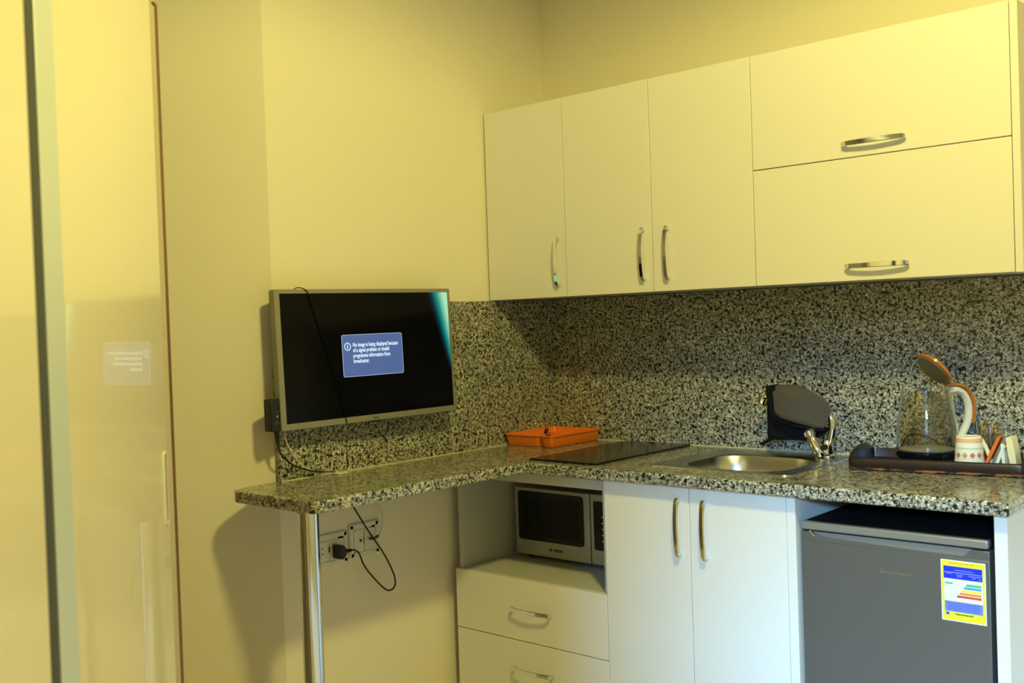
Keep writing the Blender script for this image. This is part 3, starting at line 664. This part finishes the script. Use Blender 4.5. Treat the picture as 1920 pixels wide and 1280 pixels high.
b = MB(); b.tube([(0.062, -1.235, 1.045), (0.052, -1.222, 1.010), (0.045, -1.19, 0.965), (0.040, -1.155, 0.935), (0.038, -1.11, 0.915), (0.040, -1.06, 0.9045), (0.042, -1.035, 0.902), (0.040, -1.026, 0.890), (0.036, -1.0, 0.85),
   (0.030, -0.93, 0.815), (0.026, -0.880, 0.790), (0.026, -0.862, 0.755), (0.028, -0.868, 0.715), (0.03, -0.884, 0.692), (0.03, -0.892, 0.690)], 0.0020, 'sheath', 8, 6); b.build('sheath', t)
b = MB(); b.tube([(0.030, -0.886, 0.692), (0.030, -0.903, 0.687), (0.016, -0.906, 0.686)], 0.0045, 'fridge_body', 10, 3); b.build('connector', t)
b = MB(); b.box((0.026, -1.050, H+0.0001), (0.056, -1.012, H+0.004), 'white_pl'); tag(b.build('cable_grommet', None, bevel=0.0015), 'small white cable outlet on the worktop below the television', 'cable outlet')

# ------------------------------------------------------------ wall sockets
def plate(y0, y1, z0, z1, label, inner, kind):
    t = thing('wall_socket', (0, (y0+y1)/2, z0), label, 'socket', None)
    F = Matrix(((0,0,1,0),(1,0,0,0),(0,1,0,0),(0,0,0,1)))
    b = MB(); o = rrect(y0, z0, y1, z1, 0.004, 4)
    R = [[F @ Vector((x, y, h)) for x, y in pp] for pp, h in ((o, 0.0002), (o, 0.006), (inset(o, 0.003), 0.009), (inset(o, 0.014), 0.009), (inset(o, 0.0155), 0.0065))]
    b.rings(R, 'white_pl'); p_ = b.build('faceplate', t)
    for iy0, iy1 in inner:
        b = MB(); b.prism(rrect(iy0, z0+0.017, iy1, z1-0.020, 0.002, 3), 0.0066, 0.0095, 'white_pl', F); m1 = b.build('socket_insert', t, bevel=0.0008)
        b = MB()
        if kind == 'power':
            for zz in (-0.008, 0.008): b.lathe([(0.0022, 0.0), (0.0022, 0.0012)], (0.0092, (iy0+iy1)/2, (z0+z1)/2+zz), 'black', 10, Matrix.Rotation(PI/2, 4, 'Y'))
        else:
            b.lathe([(0.0042, 0.0), (0.0042, 0.002), (0.0015, 0.002)], (0.0092, iy1-0.012, (z0+z1)/2-0.001), 'black', 12, Matrix.Rotation(PI/2, 4, 'Y'))
        b.build('socket_hole', m1)
    return t
plate(-1.125, -0.985, 0.630, 0.725, 'double white power socket under the bar end, with a black plug in it', [(-1.104, -1.058), (-1.052, -1.004)], 'power')
plate(-0.978, -0.862, 0.635, 0.737, 'white aerial socket under the worktop, right of the power socket', [(-0.962, -0.926), (-0.922, -0.880)], 'aerial')

# ------------------------------------------------------------ wooden serving tray and what stands on it
ta = math.radians(7.5); TC = Vector((1.454, -0.166, H))
def TP(x, y, z=0): return Vector((TC.x+x*math.cos(ta)-y*math.sin(ta), TC.y+x*math.sin(ta)+y*math.cos(ta), H+z))
TLx, TLy = 0.43, 0.226
t = thing('wooden_tray', TC, 'dark lacquered wooden tray with worn edges at the right of the worktop', 'tray')
to = rrect(-TLx/2, -TLy/2, TLx/2, TLy/2, 0.016, 4)
def rimz(x, y, z):
    e_ = max(0.0, 1-(y/(TLy/2-0.006))**2) if abs(x) > TLx/2-0.019 and z > 0.02 else 0.0
    return z+0.024*e_
def densify(P):
    out = []
    for i in range(len(P)):
        a_, b_ = Vector(P[i]), Vector(P[(i+1) % len(P)]); k_ = max(1, int((b_-a_).length/0.02))
        for j in range(k_): out.append(tuple(a_+(b_-a_)*j/k_))
    return out
to = densify(to)
b = MB(); R = [[TP(x, y, rimz(x, y, z)) for x, y in inset(to, d)] for d, z in ((0.004, 0.0005), (0.0, 0.004), (-0.001, 0.026), (0.001, 0.032), (0.006, 0.034), (0.010, 0.032), (0.014, 0.010), (0.018, 0.008))]
b.rings(R, 'wood'); b.build('tray_body', t, angle=50)
b = MB(); R = [[TP(x, y, z) for x, y in inset(to, d)] for d, z in ((0.002, 0.0008), (-0.0016, 0.003), (-0.0018, 0.0075), (0.0005, 0.0085))]
b.rings(R, 'woodworn', False, False); b.build('worn_lower_edge', t)
TZ = H+0.009
# electric kettle
KX, KY = 1.410, -0.150
t = thing('glass_kettle', (KX, KY, TZ), 'glass electric kettle with open amber lid and cream handle on the wooden tray', 'kettle')
b = MB(); b.lathe([(0.078, TZ), (0.080, TZ+0.004), (0.078, TZ+0.014), (0.073, TZ+0.018)], (KX, KY, 0), 'black', 48); b.build('power_base', t)
b = MB(); b.lathe([(0.070, TZ+0.0182), (0.0785, TZ+0.021), (0.0785, TZ+0.034), (0.076, TZ+0.036)], (KX, KY, 0), 'gloss_black', 48); b.build('heater_ring', t)
b = MB(); b.lathe([(0.070, TZ+0.0362), (0.0715, TZ+0.039), (0.060, TZ+0.041), (0.001, TZ+0.0412)], (KX, KY, 0), 'kettle_base', 48); b.build('heating_plate', t)
zt_ = TZ+0.195
op = [(0.0775, TZ+0.0363), (0.0785, TZ+0.05), (0.0765, TZ+0.09), (0.0715, TZ+0.13), (0.0655, TZ+0.165), (0.0610, zt_), (0.0590, zt_), (0.0632, TZ+0.165), (0.0693, TZ+0.13), (0.0743, TZ+0.09), (0.0762, TZ+0.05), (0.0752, TZ+0.0365)]
b = MB(); b.lathe(op, (KX, KY, 0), 'glass', 64, None, False, False); b.v and None
R0 = len(b.v); n_ = 64
for j in range(n_): b.f.append([j, (j+1) % n_, R0-n_+(j+1) % n_, R0-n_+j]); b.mi.append(0)
b.build('glass_jug', t, angle=60)
# handle: towards the right of the picture
ha = math.radians(52); hx, hy = math.cos(ha), math.sin(ha)
def HP(r, z, s_=0): return Vector((KX+hx*r-hy*s_, KY+hy*r+hx*s_, z))
def strip(path, w, th, k, name, parent):
    b = MB(); R = []
    P = [Vector((p[0], p[1])) for p in path]
    for i, p in enumerate(P):
        d = (P[min(i+1, len(P)-1)]-P[max(i-1, 0)]).normalized(); nrm = Vector((-d.y, d.x))
        q = []
        for a in range(10):
            aa_ = 2*PI*a/10; u = math.cos(aa_)*th/2; v = math.sin(aa_)*w/2; pp = p+nrm*u; q.append(HP(pp.x, pp.y, v))
        R.append(q)
    b.rings(R, k); return b.build(name, parent)
def cr(pts, n=5):
    out = []
    for i in range(len(pts)-1):
        p0, p1, p2, p3 = Vector(pts[max(i-1, 0)]), Vector(pts[i]), Vector(pts[i+1]), Vector(pts[min(i+2, len(pts)-1)])
        for j in range(n):
            u = j/n; out.append(0.5*((2*p1)+(-p0+p2)*u+(2*p0-5*p1+4*p2-p3)*u*u+(-p0+3*p1-3*p2+p3)*u**3))
    out.append(Vector(pts[-1])); return out
strip(cr([(0.0655, zt_-0.006), (0.090, zt_-0.004), (0.112, zt_-0.018), (0.124, zt_-0.050), (0.120, zt_-0.090), (0.105, zt_-0.120), (0.092, zt_-0.142), (0.084, zt_-0.150)]), 0.026, 0.019, 'cream_pl', 'handle', t)
strip(cr([(0.058, zt_+0.012), (0.080, zt_+0.012), (0.112, zt_+0.004), (0.132, zt_-0.022), (0.138, zt_-0.055), (0.131, zt_-0.095)]), 0.026, 0.011, 'amber', 'handle_back', t)
strip(cr([(0.0655, zt_-0.004), (0.0740, zt_-0.040), (0.0800, zt_-0.090), (0.0820, zt_-0.145)]), 0.020, 0.006, 'cream_pl', 'handle_mount', t)
# open lid hinged at the handle, tipped back
lidM = Matrix.Rotation(ha, 4, 'Z') @ Matrix.Rotation(math.radians(50), 4, 'Y')
b = MB(); LM = Matrix.Translation(HP(0.058, zt_+0.012)) @ lidM @ Matrix.Translation((-0.052, 0, 0))
b.lathe([(0.049, -0.002), (0.053, 0.0), (0.054, 0.006), (0.046, 0.012), (0.020, 0.016), (0.001, 0.017)], (0, 0, 0), 'amber', 40, LM); ld_ = b.build('lid', t)
b = MB(); b.lathe([(0.046, -0.0045), (0.047, -0.0022)], (0, 0, 0), 'lining', 36, LM); b.build('lid_lining', ld_)
b = MB(); b.tube([(KX-0.072, KY+0.03, TZ+0.008), (KX-0.098, KY+0.055, TZ+0.028), (KX-0.080, KY+0.085, TZ+0.062), (KX-0.04, KY+0.094, TZ+0.060), (KX+0.02, KY+0.095, TZ+0.03)], 0.003, 'black', 8, 6); b.build('power_cord', t)
# small things on the tray at its left end
b = MB(); c_ = TP(-0.150, -0.055, 0.0102)
b.tube([c_+Vector((-0.022, 0.004, 0)), c_, c_+Vector((0.02, -0.004, 0.001))], [0.0018, 0.0028, 0.0015], 'chrome', 8, 3)
b.lathe([(0.001, -0.003), (0.008, 0.0), (0.006, 0.003), (0.001, 0.004)], c_+Vector((0.026, -0.006, 0.002)), 'chrome', 14)
tag(b.build('teaspoon'), 'small shiny teaspoon lying on the wooden tray left of the kettle', 'spoon')
# patterned paper cup (upside down)
CX, CY = 1.527, -0.180
t = thing('paper_cup', (CX, CY, TZ), 'white patterned cup with a cream handle beside the kettle', 'cup')
CHh = 0.080
b = MB(); b.lathe([(0.0370, TZ), (0.0375, TZ+0.002), (0.0305, TZ+CHh-0.002), (0.0295, TZ+CHh), (0.027, TZ+CHh-0.002)], (CX, CY, 0), 'paper', 40); cu = b.build('cup_wall', t)
def crad(z): return 0.0376-0.0071*(z/CHh)
b = MB()
b.lathe([(crad(0.066), TZ+0.066), (crad(0.066)+0.0005, TZ+0.0662), (crad(0.076)+0.0005, TZ+0.076), (crad(0.076), TZ+0.0762)], (CX, CY, 0), 'print_l', 40, None, False, False)
b.lathe([(crad(0.050), TZ+0.050), (crad(0.050)+0.0004, TZ+0.0502), (crad(0.053)+0.0004, TZ+0.053), (crad(0.053), TZ+0.0532)], (CX, CY, 0), 'print_g', 40, None, False, False)
for i in range(12):
    a0 = 2*PI*i/12; zc = 0.034; da = 0.20; dz = 0.0080
    pts = [(a0-da, zc), (a0, zc-dz), (a0+da, zc), (a0, zc+dz)]
    b.add([(CX+(crad(z)+0.0007)*math.cos(a), CY+(crad(z)+0.0007)*math.sin(a), TZ+z) for a, z in pts], [(0, 1, 2, 3)], 'print_o' if i % 3 == 0 else 'print_p')
b.build('printed_pattern', cu)
b = MB(); b.tube([(CX+0.027, CY+0.010, TZ+0.072), (CX+0.038, CY+0.012, TZ+0.050), (CX+0.048, CY+0.010, TZ+0.024), (CX+0.053, CY+0.008, TZ+0.006)], 0.0055, 'paper_y', 8, 4); b.build('handle', t)
# glass tumbler with a spoon in it
GX, GY = 1.552, -0.090
b = MB(); prof_ = [(0.026, TZ), (0.0275, TZ+0.004), (0.034, TZ+0.110), (0.0325, TZ+0.110), (0.026, TZ+0.008), (0.001, TZ+0.007)]
b.lathe(prof_, (GX, GY, 0), 'glass', 40); tag(b.build('glass_tumbler', None, angle=60), 'clear glass tumbler standing behind the patterned cup', 'glass')
b = MB(); b.tube([(GX-0.004, GY, TZ+0.009), (GX-0.001, GY-0.004, TZ+0.05), (GX+0.000, GY-0.008, TZ+0.100)], [0.002, 0.003, 0.0035], 'satin', 8, 4)
b.lathe([(0.001, -0.010), (0.007, -0.004), (0.008, 0.003), (0.001, 0.008)], (GX+0.0, GY-0.009, TZ+0.108), 'satin', 14, Matrix.Scale(0.45, 4, (0, 1, 0)))
tag(b.build('spoon'), 'metal spoon standing in the clear glass tumbler', 'spoon')
# sachets leaning against each other
def sachet(x0, x1, zlow, zhigh, lean, y, k, label, th=0.006, w=0.012):
    # a slim packet standing on its end, its foot at x0 and its head at x1
    b = MB(); p0 = Vector((x0, y, zlow)); p1 = Vector((x1, y, zhigh)); d = (p1-p0); nrm = Vector((d.z, 0, -d.x)).normalized()
    R = []
    for tt, ww in ((0, 0.9), (0.06, 1.0), (0.5, 1.15), (0.94, 1.0), (1, 0.9)):
        c = p0+d*tt; a = nrm*th*ww/2
        R.append([c-a+Vector((0, -0.022, 0)), c+a+Vector((0, -0.022, 0)), c+a+Vector((0, 0.022, 0)), c-a+Vector((0, 0.022, 0))])
    b.rings(R, k); return tag(b.build('sachet', None, bevel=0.0008), label, 'sachet', 'tea and sugar sachets on the tray')
sachet(1.564, 1.602, TZ+0.0015, TZ+0.082, 0, -0.165, 'paper_o', 'orange sachet leaning at the left of the packets on the tray', 0.008)
sachet(1.582, 1.618, TZ+0.0015, TZ+0.082, 0, -0.165, 'paper_g', 'grey sachet leaning just right of the orange one', 0.010)
sachet(1.594, 1.616, TZ+0.0015, TZ+0.060, 0, -0.180, 'paper', 'short white sachet with green print between the taller packets', 0.007)
sachet(1.616, 1.612, TZ+0.0015, TZ+0.066, 0, -0.178, 'paper', 'plain white sachet leaning left against the short one', 0.007)
sachet(1.638, 1.626, TZ+0.0015, TZ+0.083, 0, -0.172, 'paper_y', 'broad cream sachet at the right of the packets', 0.015)
b = MB(); 
b.lathe([(0.018, TZ), (0.020, TZ+0.003), (0.021, TZ+0.020), (0.018, TZ+0.022)], (1.664, -0.128, 0), 'black', 28)
b.lathe([(0.020, TZ+0.0222), (0.022, TZ+0.026), (0.021, TZ+0.044), (0.016, TZ+0.048)], (1.664, -0.128, 0), 'paper_y', 28)
tag(b.build('small_jar'), 'small dark jar with a cream lid at the right edge of the tray', 'jar')

# ------------------------------------------------------------ sliding-door wardrobe on the left
e1 = Vector((0.731, -0.682, 0)); en = Vector((0.682, 0.731, 0)); O = Vector((0.600, -1.890, 0))
O += en*(-0.972-(O.x*0.682+O.y*0.731))
WM = Matrix(((e1.x, en.x, 0, O.x), (e1.y, en.y, 0, O.y), (0, 0, 1, 0), (0, 0, 0, 1)))     # local: along doors, towards the room, up
t = thing('wardrobe', WM @ Vector((0.9, -0.3, 0)), 'tall wardrobe with glossy cream sliding doors in grey profiles', 'wardrobe')
WT = 2.05; WE = 1.75
b = MB()
b.box((-0.052, -0.58, 0), (-0.030, -0.0125, WT), 'jamb', WM); b.box((WE, -0.58, 0), (WE+0.02, 0.03, WT), 'jamb', WM)
b.box((-0.030, -0.58, 0), (WE, -0.56, WT), 'jamb', WM); b.box((-0.030, -0.56, WT-0.02), (WE, -0.02, WT), 'jamb', WM); b.box((-0.030, -0.56, 0), (WE, -0.02, 0.04), 'jamb', WM)
b.build('carcass', t)
b = MB(); b.box((-0.052, -0.012, 0), (-0.030, -0.0055, 1.965), 'brownedge', WM); b.build('edge_band', t)
b = MB(); b.box((-0.0295, -0.030, 0.04), (0.036, -0.006, 1.955), 'jamb', WM); b.build('door_jamb', t)
b = MB(); b.box((-0.0295, -0.045, 1.965), (WE, -0.032, WT-0.02), 'alu', WM); b.box((-0.0295, -0.03, WT-0.022), (WE, 0.05, WT), 'alu', WM); b.build('top_track', t)
b = MB(); b.box((0.036, -0.022, 0.045), (0.590, 0.0, WT-0.024), 'door', WM); d1 = b.build('sliding_door', t, bevel=0.001)
b = MB(); b.box((0.590, -0.024, 0.045), (0.6615, 0.002, WT-0.024), 'alu', WM); b.build('stile', d1, bevel=0.001)
# recessed pull
P = rrect(0.046, 0.962, 0.070, 1.102, 0.0118, 6); RM = WM @ Matrix(((1,0,0,0),(0,0,1,0),(0,1,0,0),(0,0,0,1)))
b = MB(); P2 = inset(P, 0.0045)
R = [[RM @ Vector((x, z, h)) for x, z in pp] for pp, h in ((P, 0.0001), (P, 0.0022), (P2, 0.0026), (P2, 0.0003))]
b.rings(R, 'white_pl', False, False); pl = b.build('recessed_pull', d1)
b = MB(); b.prism(P2, 0.0002, 0.0006, 'cup_dark', RM); b.build('pull_cup', pl)
b = MB(); b.box((0.747, 0.004, 0.045), (0.770, 0.028, WT-0.024), 'shadow_gap', WM); sl = None  # dark strip painted in for the shadow gap where the doors overlap
b2 = MB(); b2.box((0.7705, 0.004, 0.045), (WE, 0.027, WT-0.024), 'door', WM); d2 = b2.build('sliding_door', t, bevel=0.001)
b.build('shadow_gap_strip', d2)
